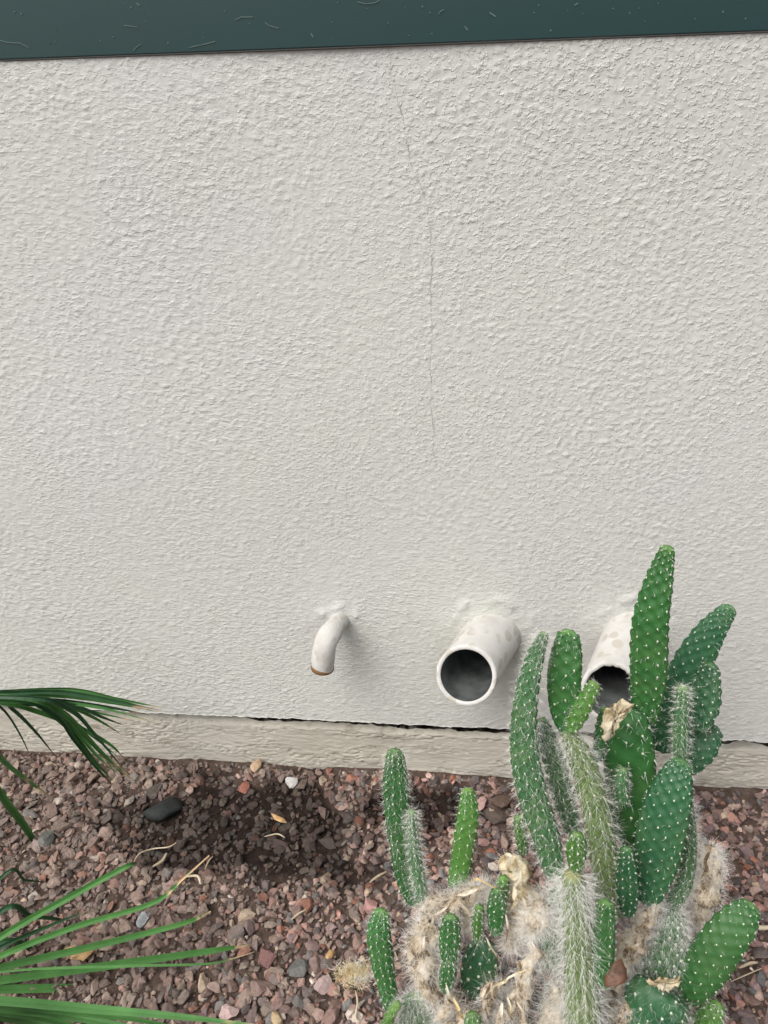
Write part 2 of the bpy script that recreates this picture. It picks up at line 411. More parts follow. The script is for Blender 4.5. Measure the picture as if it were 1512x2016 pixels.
for q in ([(0, 80), (15, 84), (38, 85), (57, 94)], [(522, 44), (530, 51), (548, 56)], [(703, 4), (720, 8), (738, 6), (747, 1)],
          [(263, 100), (270, 92), (277, 88)], [(372, 94), (400, 88), (424, 82)], [(463, 40), (475, 34), (498, 34)], [(244, 50), (258, 52), (270, 54)],
          [(863, 28), (867, 23), (874, 19)], [(1131, 11), (1138, 7)], [(915, 52), (921, 60)], [(268, 6), (275, 11)], [(612, 66), (617, 74)], [(964, 25), (976, 33)]):
    fibre(q, 1.1 if len(q) > 2 else 1.7)
for k in range(58):
    px, py = random.uniform(0, 1512), random.uniform(2, 88)
    if py > 108-px*.038-6: continue
    a = random.uniform(0, 6.28); l = random.uniform(1.2, 3.6)
    fibre([(px, py), (px+l*math.cos(a), py+l*math.sin(a))], random.uniform(.8, 2.2))
tag(mk('lint', vv, fc, M['lint'], pan), kind='stuff')  # dust and hairs on the screen, modelled as raised fibres

# ------------------------------------------------------------------ pipes
def spline(P, n):
    P = np.asarray(P, float)
    if len(P) == 2: return P[0]+(P[1]-P[0])*np.linspace(0, 1, n)[:, None]
    Q = np.vstack([2*P[0]-P[1], P, 2*P[-1]-P[-2]]); out = []
    for s in np.linspace(0, len(P)-1, n):
        i = min(int(s), len(P)-2); t = s-i
        a, b, c, d = Q[i], Q[i+1], Q[i+2], Q[i+3]
        out.append(.5*(2*b+(c-a)*t+(2*a-5*b+4*c-d)*t*t+(3*b-a-3*c+d)*t**3))
    return np.array(out)
def norm(a): return a/(np.linalg.norm(a)+1e-12)
def big_pipe(bpx, mpx, out, dia_px, wall_px, label, ragged=0.0, seed=0):
    b = at(*bpx, 0); m = at(*mpx, -out)
    ax = norm(m-b); R = .5*dia_px*depth(m)/F; r = R-wall_px*depth(m)/F
    view = norm(CAM-m); cut = norm(.55*ax+.45*view)            # slanting cut at the mouth
    s = norm(np.cross(ax, [0, 0, 1])); t = np.cross(s, ax)
    root = empty('drain_pipe', b); tag(root, label, 'pipe', 'pipes sticking out of the stucco wall')
    nseg = 56; rg = np.random.default_rng(seed)
    ang = np.linspace(0, 2*np.pi, nseg, endpoint=False)
    def ring(c, rad, cutn=None, rag=0):
        d = np.cos(ang)[:, None]*s+np.sin(ang)[:, None]*t
        p = c+rad*d
        if cutn is not None:
            k = ((c-p) @ cutn)/(ax @ cutn); p = p+k[:, None]*ax
            if rag:
                j = pnoise(ang*3.2, ang*0+seed, 3)+.6*pnoise(ang*8, ang*0+seed, 4)
                topm = smooth(.2, .9, np.sin(ang))
                p = p-(rag*np.clip(.6*j+.35, 0, 1.2)*topm)[:, None]*ax
        return p
    L = np.linalg.norm(m-b); rows = []
    for k in (-.35, 0, .25, .5, .75): rows.append(ring(b+ax*L*k, R*(1+.004*math.sin(k*9))))
    rows.append(ring(m-ax*.006, R, cut, ragged)); rows.append(ring(m-ax*.0018, R, cut, ragged)); rows.append(ring(m, R-.0012, cut, ragged)); rows.append(ring(m, r+.0012, cut, ragged)); rows.append(ring(m-ax*.0018, r, cut, ragged))
    v = np.concatenate(rows); mk('pipe_shell', v, grid_faces(len(rows), nseg, True), M['pipe'], root)
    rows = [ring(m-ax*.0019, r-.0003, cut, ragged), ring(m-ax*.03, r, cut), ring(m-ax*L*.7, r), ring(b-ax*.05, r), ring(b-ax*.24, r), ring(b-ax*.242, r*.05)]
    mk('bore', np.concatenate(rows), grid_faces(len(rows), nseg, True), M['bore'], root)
    return root
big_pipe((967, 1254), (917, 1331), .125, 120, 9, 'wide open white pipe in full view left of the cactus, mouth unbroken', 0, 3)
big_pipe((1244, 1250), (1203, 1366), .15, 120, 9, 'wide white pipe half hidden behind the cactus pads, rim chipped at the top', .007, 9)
# small elbow
root = empty('drain_pipe', at(672, 1222, 0)); tag(root, 'narrow white elbow pipe bent downwards, smallest of the three on the wall', 'pipe', 'pipes sticking out of the stucco wall')
path = spline([at(678, 1208, .03), at(668, 1222, 0), at(654, 1242, -.040), at(642, 1262, -.062), at(637, 1288, -.067), at(635, 1314, -.067)], 26)
R = .5*43*depth(path[12])/F; nseg = 32; rows = []
ang = np.linspace(0, 2*np.pi, nseg, endpoint=False)
T = np.gradient(path, axis=0); ref = np.array([1., 0, 0])
for i, p in enumerate(path):
    t_ = norm(T[i]); s_ = norm(ref-(ref @ t_)*t_); n_ = np.cross(t_, s_)
    u = i/(len(path)-1); q = R*(.9+.16*float(smooth(.3, .5, u)))*(1+.02*math.sin(u*17))
    rows.append(p+q*(np.cos(ang)[:, None]*s_+np.sin(ang)[:, None]*n_))
mk('elbow', np.concatenate(rows), grid_faces(len(rows), nseg, True), M['pipe'], root)
end = path[-1]; d_ = norm(T[-1]); s_ = norm(ref-(ref @ d_)*d_); n_ = np.cross(d_, s_)
cc = np.cos(ang)[:, None]*s_+np.sin(ang)[:, None]*n_
R *= 1.06; rows = [end-d_*.0015+cc*(R+.0005), end+d_*.0008+cc*(R+.0005), end+d_*.002+cc*(R-.004), end-d_*.03+cc*(R-.004)]
rows[0] = rows[0]-d_*(np.clip(.007*np.sin(ang*1.0-.6), 0, 1))[:, None]
mk('stained_rim', np.concatenate(rows), grid_faces(4, nseg, True), M['stain'], root)

# ------------------------------------------------------------------ gravel
def ico(sub):
    import bmesh
    bm = bmesh.new(); bmesh.ops.create_icosphere(bm, subdivisions=sub, radius=1)
    v = np.array([x.co[:] for x in bm.verts]); f = np.array([[q.index for q in x.verts] for x in bm.faces]); bm.free(); return v, f
V2, F2 = ico(2); V1, F1 = ico(1)
def chip(V, cuts, seed):
    r = np.random.default_rng(seed); v = V.copy()
    for k in range(cuts):
        n_ = norm(r.normal(size=3)); h = r.uniform(.34, .72); d = v @ n_
        v -= np.clip(d-h, 0, None)[:, None]*n_
    v *= (1+.05*r.normal(size=(len(v), 1)))
    return v/np.abs(v).max(0)
PROTO = [chip(V2, 15, 100+k) for k in range(14)]; PROTO1 = [chip(V1, 4, 200+k) for k in range(10)]
PAL = np.array([(.155, .105, .090), (.125, .090, .082), (.19, .125, .110), (.10, .082, .078), (.22, .165, .135), (.16, .13, .11), (.25, .14, .115),
                (.19, .085, .058), (.07, .058, .056), (.30, .215, .185), (.34, .27, .20), (.42, .38, .33), (.115, .115, .112), (.14, .10, .10)])
PW = np.array([17, 13, 15, 9, 11, 8, 8, 5, 6, 6, 3, 1.5, 5, 7]); PW = PW/PW.sum()
def rotm(n, tilt):
    az = rng.uniform(0, 2*np.pi, n); a = rng.normal(0, tilt, n); b = rng.normal(0, tilt, n)
    def R_(ax, t):
        c, s = np.cos(t), np.sin(t); o = np.zeros((n, 3, 3)); i, j = [(1, 2), (2, 0), (0, 1)][ax]
        o[:, ax, ax] = 1; o[:, i, i] = c; o[:, j, j] = c; o[:, i, j] = -s; o[:, j, i] = s; return o
    return R_(0, a) @ R_(1, b) @ R_(2, az)
BASES = []          # clear spots for single stones
def scatter(protos, Fc, n, size, xr, yr, tilt, lift, damp_keep, seed):
    r = np.random.default_rng(seed)
    x = r.uniform(*xr, n); y = r.uniform(*yr, n); sz = size(r, n)
    dmp = damp(x, y); keep = (r.random(n) > dmp*(1-damp_keep)) & (y+sz*.5 < .012)
    for (bx, by, br) in BASES: keep &= np.hypot(x-bx, y-by) > br
    x, y, sz, dmp = x[keep], y[keep], sz[keep], dmp[keep]; n = len(x)
    asp = np.stack([sz, sz*r.uniform(.55, .95, n), sz*r.uniform(.35, .7, n)], -1)*.5
    Rm = rotm(n, tilt); z = ground_z(x, y)+asp[:, 2]*lift*r.uniform(.5, 1.3, n)
    ci = r.choice(len(PAL), n, p=PW); c = PAL[ci]*1.5*np.array([1.03, 1.0, .99])*r.uniform(.68, 1.35, (n, 1))
    # the chips further left are duller and browner
    lf = smooth(.1, -.6, x)[:, None]; c = c*(1-.5*lf)+.5*lf*np.array([.21, .17, .14])*r.uniform(.6, 1.35, (n, 1))
    c = c*(1-.72*dmp[:, None])
    which = r.integers(len(protos), size=n); vs_, fs_, cs_ = [], [], []; off = 0
    for k, pv in enumerate(protos):
        idx = np.where(which == k)[0]
        if not len(idx): continue
        q = np.einsum('nij,nvj->nvi', Rm[idx], pv[None]*asp[idx][:, None, :])+np.stack([x, y, z], -1)[idx][:, None, :]
        nvv = len(pv); vs_.append(q.reshape(-1, 3)); cs_.append(np.repeat(c[idx], nvv, 0))
        fs_.append((Fc[None]+(off+np.arange(len(idx))*nvv)[:, None, None]).reshape(-1, 3)); off += len(idx)*nvv
    return np.concatenate(vs_), np.concatenate(fs_), np.concatenate(cs_)

# single stones that stand out
def stone(px, py, wpx, hpx, col, name, label, cat, seed, proto=None, group=None, lift=.3):
    p = on_ground(px, py); p[2] = float(ground_z(p[0], p[1])); sc = depth(p)/F
    v = (chip(V2, 8, seed) if proto is None else proto)*np.array([wpx*.5*sc, hpx*.62*sc, min(wpx, hpx)*.36*sc])
    a = np.random.default_rng(seed).uniform(-.25, .25); ca, sa = math.cos(a), math.sin(a)
    v = v @ np.array([[ca, sa, 0], [-sa, ca, 0], [0, 0, 1]])+p+np.array([0, 0, min(wpx, hpx)*.3*sc])
    o = mk(name, v, F2, M['gravel'], None, name == 'rock', cols=np.tile(np.array(col), (len(v), 1)), origin=p)
    BASES.append((p[0], p[1], wpx*.42*sc)); return tag(o, label, cat, group)
def pebbly(seed):
    v = V2*(1+.10*np.array([pnoise(a*1.6+seed, b*1.6+c, 3) for a, b, c in V2]))[:, None]; return v/np.abs(v).max(0)
stone(322, 1584, 78, 52, (.030, .034, .033), 'rock', 'smooth dark black rock half sunk in the gravel near the wall', 'rock', 5, chip(V2, 5, 31))
for (px, py, w, h, col, lab, sd) in [
    (507, 1508, 28, 30, (.46, .33, .22), 'pale tan stone against the foot of the wall', 1),
    (573, 1530, 26, 24, (.46, .45, .43), 'light grey angular stone by the footing beside a pale tan one', 2),
    (478, 1545, 26, 26, (.33, .14, .10), 'reddish stone just below the pale tan stone near the wall', 3),
    (945, 1578, 27, 34, (.46, .30, .27), 'pale pink block of stone between the upright cactus pad and the wall', 4),
    (985, 1570, 44, 30, (.13, .085, .065), 'brown slab of stone right of the pale pink block', 5),
    (980, 1604, 42, 32, (.11, .085, .07), 'dark brown rounded stone below the brown slab', 6),
    (728, 1776, 30, 28, (.47, .27, .25), 'pink stone with a flat face above the lowest left cactus pad', 8),
    (520, 1880, 48, 38, (.24, .13, .12), 'large dull red stone in the open gravel', 12),
    (590, 1905, 46, 36, (.14, .14, .13), 'large greenish grey stone beside the dull red one', 13),
    (635, 1938, 38, 34, (.40, .30, .28), 'pale mauve stone beside the tuft of cream fluff', 14),
    (452, 1990, 46, 32, (.50, .36, .34), 'pale pink wedge of stone at the bottom edge of the gravel', 15),
    (543, 1996, 28, 30, (.48, .36, .22), 'small tan triangular stone at the bottom edge of the gravel', 16),
    (1255, 2004, 1, 1, (.1, .1, .1), '', 0),
    (90, 1650, 32, 34, (.17, .17, .155), 'grey green flat stone under the drooping palm leaflet', 17),
    (275, 1805, 30, 26, (.34, .36, .37), 'bluish pale stone between two long green leaf blades', 18)]:
    if lab: stone(px, py, w, h, col, 'stone', lab, 'stone', sd+40, group='stones that stand out in the gravel')

parts = [scatter(PROTO, F2, 14000, lambda r, n: np.clip(r.lognormal(math.log(.0147), .36, n), .009, .042), (-.95, .90), (-.66, .012), .45, .55, .6, 1),
         scatter(PROTO1, F1, 7000, lambda r, n: r.uniform(.004, .011, n), (-.95, .90), (-.66, .012), .5, .7, .6, 2),
         scatter(PROTO1, F1, 3000, lambda r, n: r.uniform(.008, .03, n), (-2.5, 2.5), (-2.0, .012), .4, .5, .5, 3)]
off = 0; fs_ = []
for v, f, c in parts: fs_.append(f+off); off += len(v)
gv = mk('gravel', np.concatenate([p[0] for p in parts]), np.concatenate(fs_), M['gravel'], None, False, cols=np.concatenate([p[2] for p in parts]))
tag(gv, 'reddish brown crushed stone gravel covering the bed at the foot of the wall', 'gravel', kind='stuff')

# ------------------------------------------------------------------ cactus
BASE = on_ground(1150, 2040); BASE[2] = -.02
cactus = empty('prickly_pear_cactus', BASE)
tag(cactus, 'hairy green prickly pear cactus with white dotted pads in front of the wall', 'cactus')

def hairs(P, Nn, Tn, k, length, width, spread, droop, seed, curl=.3):
    """fine tapered spines as three sided slivers bent once; P base points, Nn normals"""
    r = np.random.default_rng(seed); n = len(P)*k
    p = np.repeat(P, k, 0); nn = np.repeat(Nn, k, 0); tn = np.repeat(Tn, k, 0)
    d = nn+spread*r.normal(size=(n, 3))-droop*tn; d /= np.linalg.norm(d, axis=1)[:, None]
    l = (length*r.uniform(.45, 1.25, n))[:, None]; cv = curl*r.normal(size=(n, 3))
    m = p+d*l*.5; e = d+cv; e[:, 2] -= curl*.6; e /= np.linalg.norm(e, axis=1)[:, None]; tip = m+e*l*.5
    vw = p-CAM; s = np.cross(d, r.normal(size=(n, 3))); s /= np.linalg.norm(s, axis=1)[:, None]
    w = (width*r.uniform(.6, 1.3, n))[:, None]*.5
    v = np.stack([p-s*w, p+s*w, m-s*w*.8, m+s*w*.8, tip], 1).reshape(-1, 3)
    b = (np.arange(n)*5)[:, None]
    f = np.concatenate([b+np.array([0, 1, 3]), b+np.array([0, 3, 2]), b+np.array([2, 3, 4])])
    return v, f

HEX = np.array([[math.cos(a), math.sin(a), 0] for a in np.arange(6)*math.pi/3])
SEED = [0]
def pad(pts, wid, Y0, Y1, mat='pad', th=.5, turn=0, sp=.0135, dot=.00105, spk=5, spl=.0038, spw=.00020, fuzz=350, fuzzl=.009,
        fluff='spine', tipfade=.07, amp=.0016, name='pad', droop=.15, label=None, basefade=0, rough=0, baser=.55, fspread=.6, fcurl=.8):
    SEED[0] += 1; r = np.random.default_rng(SEED[0])
    n0 = len(pts); Ys = np.linspace(Y0, Y1, n0)
    P = np.array([at(px, py, y) for (px, py), y in zip(pts, Ys)])
    L0 = np.sum(np.linalg.norm(np.diff(P, axis=0), axis=1))
    R_ = int(np.clip(L0/sp*5, 24, 130))
    cs = np.cos(np.linspace(math.pi, 0, R_)); u = .5*(cs+1)*.45+np.linspace(0, 1, R_)*.55
    # spline in the parameter u
    dense = spline(P, 200); wd = spline(np.array(wid, float)[:, None], 200)[:, 0]
    ui = u*199; i0 = np.minimum(ui.astype(int), 198); ft = (ui-i0)[:, None]
    C = dense[i0]*(1-ft)+dense[i0+1]*ft; w = wd[i0]*(1-ft[:, 0])+wd[i0+1]*ft[:, 0]
    dep = (C-CAM) @ fw; a = .5*w*dep/F*(1.07 if name == 'pad' else 1.0)
    if name == 'pad' and th < .85: th *= .8
    seg = np.concatenate([[0], np.cumsum(np.linalg.norm(np.diff(C, axis=0), axis=1))]); L = seg[-1]
    et = min(.5, max(.5*wid[-1], .22*max(wid))*dep[-1]/F/L); k = np.clip((u-(1-et))/et, 0, 1); a = a*np.sqrt(np.clip(1-k**2.2, 0.0004, 1))
    eb = min(.3, .5*wid[0]*dep[0]/F/L); k = np.clip((eb-u)/eb, 0, 1); a = a*(baser+(1-baser)*np.sqrt(1-k**2*.96))
    T_ = np.gradient(C, axis=0); T_ /= np.linalg.norm(T_, axis=1)[:, None]
    vw = C-CAM; vw /= np.linalg.norm(vw, axis=1)[:, None]
    S = np.cross(T_, vw); S /= np.linalg.norm(S, axis=1)[:, None]; Nn = np.cross(S, T_)
    ct, st = math.cos(turn), math.sin(turn); S, Nn = S*ct+Nn*st, Nn*ct-S*st
    b = np.maximum(a*th, np.minimum(a, .005))
    amax = a.max(); bmax = amax*th
    per = math.pi*(3*(amax+bmax)-math.sqrt((3*amax+bmax)*(amax+3*bmax)))
    nn = max(4, int(round(per/(sp*1.25)))); Mr = nn*6
    spc = sp*.62*(.42+.58*np.clip((1-u)/.3, 0, 1)); rowc = np.concatenate([[0], np.cumsum(np.diff(seg)/(.5*(spc[1:]+spc[:-1])))])
    ph = r.uniform(0, 1)
    def surf(ii, fr, th_):     # arrays
        def L_(A): 
            fr_ = fr if A.ndim == 1 else fr[:, None]
            return A[ii]*(1-fr_)+A[ii+1]*fr_
        c, aa, bb, s_, n_, ro = L_(C), L_(a), L_(b), L_(S), L_(Nn), L_(rowc)
        x, y = np.cos(th_), np.sin(th_)
        x = np.sign(x)*np.abs(x)**.92; y = np.sign(y)*np.abs(y)**.92
        nor = s_*(x/np.maximum(aa, 1e-5))[:, None]+n_*(y/np.maximum(bb, 1e-5))[:, None]; nor /= np.linalg.norm(nor, axis=1)[:, None]
        f_ = np.cos(np.pi*ro)*np.cos(th_*nn+ph*6.28)
        am = amp*np.minimum(1, aa/(.5*amax))
        q = c+s_*(aa*x)[:, None]+n_*(bb*y)[:, None]+nor*(am*f_)[:, None]
        if rough: q = q+nor*(rough*(pnoise(q[:, 0]*45+q[:, 1]*30, q[:, 2]*38, 7)+.55*pnoise(q[:, 0]*130, q[:, 2]*110+q[:, 1]*50, 8)))[:, None]
        return q, nor
    ang = np.linspace(0, 2*np.pi, Mr, endpoint=False)
    ii = np.minimum(np.repeat(np.arange(R_), Mr), R_-2); fr = np.where(np.repeat(np.arange(R_), Mr) == R_-1, 1., 0.)
    V, NV = surf(ii, fr, np.tile(ang, R_))
    fcs = grid_faces(R_, Mr, True)
    tn = np.repeat(np.clip((u-(1-tipfade))/tipfade, 0, 1)**1.5 if tipfade else u*0, Mr)
    if basefade: tn = np.maximum(tn, np.repeat(np.clip((basefade-u)/basefade, 0, 1), Mr))
    o = mk(name, V, fcs, M[mat], cactus, True, cols=np.repeat(tn[:, None], 3, 1), origin=C[0])
    if label: o['label'] = label
    # areoles on the tubercle tips
    rmax = int(rowc[-1]); pi_, pf_, pt_ = [], [], []
    for row in range(1, rmax+1):
        j = int(np.searchsorted(rowc, row))-1; j = min(max(j, 0), R_-2); q = (row-rowc[j])/(rowc[j+1]-rowc[j]+1e-9)
        if a[j] < .12*amax: continue
        kk = np.arange(nn)+(.5 if row % 2 else 0)
        pi_ += [j]*nn; pf_ += [min(max(q, 0), 1)]*nn; pt_ += list((kk*2*np.pi-ph*6.28)/nn)
    pi_, pf_, pt_ = np.array(pi_), np.array(pf_), np.array(pt_)+r.normal(0, .045, len(pt_))
    A, NA = surf(pi_, pf_, pt_); TA = T_[pi_]
    if dot:
        e1 = np.cross(NA, TA); e1 /= np.linalg.norm(e1, axis=1)[:, None]; e2 = np.cross(NA, e1)
        ds = (dot*r.uniform(.5, 1.15, len(A))*np.clip(a[pi_]/amax*1.4, .45, 1))[:, None, None]
        dv = A[:, None]-NA[:, None]*.0004+ds*(HEX[None, :, 0:1]*e1[:, None]+1.35*HEX[None, :, 1:2]*e2[:, None])
        tp = A+NA*ds[:, 0]*.6
        v = np.concatenate([dv, tp[:, None]], 1).reshape(-1, 3); bb_ = (np.arange(len(A))*7)[:, None]
        f = np.concatenate([bb_+np.array([w, (w+1) % 6, 6]) for w in range(6)])
        tag(mk('areoles', v, f, M['areole'], o), kind='stuff')
    hv, hf, off = [], [], 0
    if spk:
        v, f = hairs(A, NA, TA, spk, spl, spw, .55, droop, SEED[0]*3); hv.append(v); hf.append(f); off += len(v)
    if fuzz:
        jj = r.integers(0, R_-1, fuzz); v0, n0_ = surf(jj, r.random(fuzz), r.uniform(0, 6.283, fuzz))
        v, f = hairs(v0, n0_, T_[jj], 1, fuzzl, spw*.9, fspread, droop*2, SEED[0]*3+1, fcurl); hv.append(v); hf.append(f+off)
    if hv: tag(mk('spines', np.concatenate(hv), np.concatenate(hf), M[fluff], o), kind='stuff')
    return o

B0, B1 = -.42, -.36
# back and top pads
pad([(1268, 1420), (1276, 1330), (1280, 1230), (1296, 1150), (1316, 1074)], [44, 66, 66, 52, 24], -.33, -.31, 'pad', .42, .25)
pad([(1318, 1480), (1330, 1410), (1356, 1325), (1394, 1252), (1441, 1192)], [70, 82, 74, 56, 28], -.29, -.25, 'pad_blue', .42, -.3)
pad([(1372, 1436), (1386, 1380), (1400, 1304)], [36, 58, 30], -.31, -.28, 'pad_blue', .5, .2, sp=.0115)
pad([(1352, 1520), (1380, 1472), (1410, 1428)], [30, 56, 34], -.31, -.28, 'pad_blue', .5, sp=.0115)
pad([(1340, 1500), (1341, 1430), (1345, 1350)], [24, 27, 20], -.34, -.33, 'pad_hairy', .9, sp=.009, dot=.0009, spk=6, spl=.011, fuzz=900, fuzzl=.010)
# long hairy pads at the left of the clump
pad([(1094, 1728), (1075, 1650), (1050, 1570), (1035, 1500), (1031, 1430), (1040, 1350), (1055, 1290), (1074, 1243)], [36, 50, 56, 54, 48, 40, 30, 14],
    -.42, -.36, 'pad_hairy', .55, .35, sp=.0125, spk=7, spl=.011, fuzz=1700, fuzzl=.016, tipfade=.04, amp=.0024)
pad([(1130, 1640), (1105, 1550), (1086, 1480), (1064, 1415)], [32, 40, 38, 20], -.37, -.35, 'pad_hairy', .7, 0, sp=.012, spk=7, spl=.014, fuzz=1500, fuzzl=.02, amp=.0022)
pad([(1117, 1440), (1111, 1390), (1111, 1330), (1116, 1285), (1120, 1240)], [36, 56, 62, 56, 36], -.37, -.35, 'pad', .45, .2)
pad([(1124, 1440), (1145, 1395), (1173, 1343)], [22, 34, 24], -.38, -.37, 'pad_fresh', .75, sp=.0105, dot=.001)
pad([(1176, 1496), (1183, 1450), (1191, 1393)], [18, 24, 18], -.35, -.34, 'pad', .9, sp=.010, dot=.001, spk=5)
# olive spined stem that carries the oval pad
pad([(1206, 1800), (1192, 1700), (1174, 1600), (1150, 1510), (1117, 1434)], [54, 54, 52, 50, 30], -.42, -.37, 'pad_old', .8, 0, sp=.014, spk=7, spl=.018, spw=.00022, fuzz=2200,
    fuzzl=.022, tipfade=.0, amp=.0026, name='stem')
# scarred thick pad
sc_ = pad([(1250, 1665), (1245, 1590), (1240, 1520), (1236, 1450), (1243, 1396)], [66, 82, 92, 88, 50], -.36, -.335, 'pad', .5, .1, sp=.024, dot=.0018, spk=3, spl=.014, spw=.0004, tipfade=0, amp=.002, fuzz=250,
          label='thick dark pad with a torn tan scar across its upper edge')
def scar(parent, px_pts, Y, thick, name='scar', mat='cream_wood'):
    r_ = np.random.default_rng(len(px_pts)+int(px_pts[0][0])); q_ = spline(np.array([at(px, py, Y) for px, py in px_pts+px_pts[:1]]), 40)[:-1]
    P = q_+r_.normal(0, .0011, q_.shape); c = P.mean(0); vw = norm(c-CAM); k = len(P)
    rings = [P, c+(P-c)*.92-vw*thick, c+(P-c)*.7-vw*thick*.4, c+(P-c)*.45-vw*thick*.6, c+(P-c)*.22-vw*thick*.3, c+(P-c)*.02-vw*thick*.3]
    rings.insert(0, c+(P-c)*.9+vw*.012)
    rings = [q+np.random.default_rng(i).normal(0, .0009, q.shape) for i, q in enumerate(rings)]
    return mk(name, np.concatenate(rings), grid_faces(len(rings), k, True), M[mat], parent, True, origin=c)
scar(sc_, [(1188, 1466), (1186, 1430), (1189, 1400), (1203, 1387), (1222, 1381), (1243, 1384), (1247, 1392), (1236, 1406), (1222, 1424), (1206, 1448)], -.392, .004)
pad([(1226, 1580), (1224, 1540), (1228, 1512)], [22, 24, 18], -.38, -.375, 'pad_hairy', .9, sp=.010, dot=.001, spk=6)
# front right pads
pad([(1272, 1776), (1288, 1705), (1305, 1625), (1324, 1555), (1344, 1494)], [44, 76, 86, 72, 34], -.42, -.37, 'pad_blue', .42, .15, fuzz=250)
pad([(1322, 1785), (1348, 1735), (1358, 1658), (1354, 1575)], [26, 28, 25, 18], -.40, -.36, 'pad_hairy', .95, 0, sp=.010, dot=.001, spk=6, spl=.012, fuzz=1400, fuzzl=.016)
pad([(1236, 1800), (1235, 1740), (1234, 1668)], [26, 42, 24], -.44, -.43, 'pad_blue', .5, .3, sp=.0115, fuzz=150)
pad([(1134, 1712), (1135, 1675), (1138, 1640)], [24, 38, 26], -.47, -.465, 'pad_fresh', .7, sp=.0105, dot=.0014)
pad([(1186, 1938), (1188, 1860), (1192, 1772)], [30, 42, 34], -.50, -.48, 'pad', .55, .2, sp=.0115)
pad([(1345, 1966), (1385, 1908), (1425, 1852), (1456, 1812), (1484, 1779)], [52, 78, 76, 64, 34], -.46, -.42, 'pad', .45, -.2, fuzz=250)
pad([(1290, 2050), (1290, 2000), (1296, 1960), (1304, 1940)], [120, 118, 105, 60], -.49, -.47, 'pad_blue', .7, 0, sp=.016, dot=.0018, spk=8, spl=.012, tipfade=0, fuzz=900, fuzzl=.012, fluff='greyfluff')
scar(cactus, [(1274, 1932), (1290, 1926), (1312, 1924), (1334, 1927), (1340, 1935), (1326, 1946), (1308, 1951), (1290, 1944)], -.50, .004)
pad([(1376, 2034), (1395, 2005), (1416, 1974)], [44, 46, 30], -.47, -.46, 'pad_fresh', .6, sp=.011, spk=6, spl=.010)
pad([(1290, 1965), (1305, 1880), (1322, 1790)], [90, 88, 56], -.44, -.41, 'pad_hairy', .7, 0, sp=.013, dot=.002, spk=18, spl=.014, fuzz=5200, fuzzl=.016, fluff='greyfluff', tipfade=0, name='stem')
# front hairy stem
pad([(1150, 2060), (1146, 1980), (1142, 1900), (1135, 1800), (1127, 1716)], [74, 66, 58, 50, 38], -.50, -.47, 'pad_old', .85, 0, sp=.013, spk=8, spl=.026, spw=.00026, fuzz=1700, fuzzl=.036, tipfade=.05, amp=.002, name='stem', droop=.5)
# left group
pad([(820, 1780), (802, 1735), (788, 1656), (782, 1597), (779, 1537), (777, 1474)], [28, 38, 42, 46, 46, 30], -.40, -.34, 'pad', .6, .1, sp=.011, spl=.011, spk=4, fuzz=1400, fuzzl=.012)
pad([(832, 1776), (823, 1720), (815, 1666), (811, 1594)], [22, 24, 22, 16], -.405, -.37, 'pad_hairy', .95, 0, sp=.009, dot=.001, spk=6, spl=.012, fuzz=1400, fuzzl=.013)
pad([(898, 1748), (906, 1710), (915, 1650), (922, 1600), (921, 1551)], [34, 38, 40, 38, 22], -.39, -.34, 'pad_fresh', .7, 0, sp=.0115, dot=.0011, spk=4, spl=.009, fuzz=200, fuzzl=.010)
pad([(1031, 1680), (1026, 1640), (1021, 1606)], [18, 22, 18], -.36, -.355, 'pad_fresh', .9, sp=.010, dot=.001, spk=8, spl=.014)
pad([(772, 1985), (762, 1940), (752, 1888), (746, 1836), (752, 1790)], [30, 34, 42, 44, 28], -.45, -.41, 'pad', .6, .1, sp=.0115, spl=.009, fuzz=250, fuzzl=.010)
pad([(884, 1894), (886, 1850), (888, 1802)], [28, 40, 28], -.475, -.465, 'pad', .6, sp=.0105)
pad([(877, 1950), (882, 1918), (887, 1886)], [20, 31, 24], -.48, -.475, 'pad', .7, sp=.0095, dot=.001)
pad([(940, 1850), (941, 1818), (944, 1783)], [16, 21, 16], -.455, -.45, 'pad_fresh', .9, sp=.009, dot=.001)
pad([(976, 1838), (978, 1795), (980, 1750)], [22, 36, 26], -.455, -.44, 'pad', .6, sp=.0105)
pad([(985, 1796), (988, 1760), (992, 1726)], [18, 24, 18], -.43, -.425, 'pad_fresh', .9, sp=.010, dot=.001, spk=6)
pad([(940, 1960), (945, 1900), (955, 1850)], [66, 66, 44], -.445, -.43, 'pad_blue', .6, 0, sp=.017, dot=.0022, spk=5, spl=.012, tipfade=0, fuzz=200, fuzzl=.014)
pad([(755, 2040), (768, 2000), (786, 1974)], [20, 20, 14], -.50, -.49, 'pad_fresh', .8, 0, sp=.012, dot=0, spk=0, name='shoot', tipfade=.9)
pad([(930, 2040), (931, 2015), (932, 1993)], [26, 32, 22], -.52, -.51, 'pad_fresh', .8, sp=.010, spk=4)
pad([(826, 2050), (824, 2000), (820, 1955)], [74, 70, 50], -.475, -.46, 'pad_hairy', .7, 0, sp=.013, dot=.0014, spk=10, spl=.018, fuzz=2600, fuzzl=.022, fluff='greyfluff')

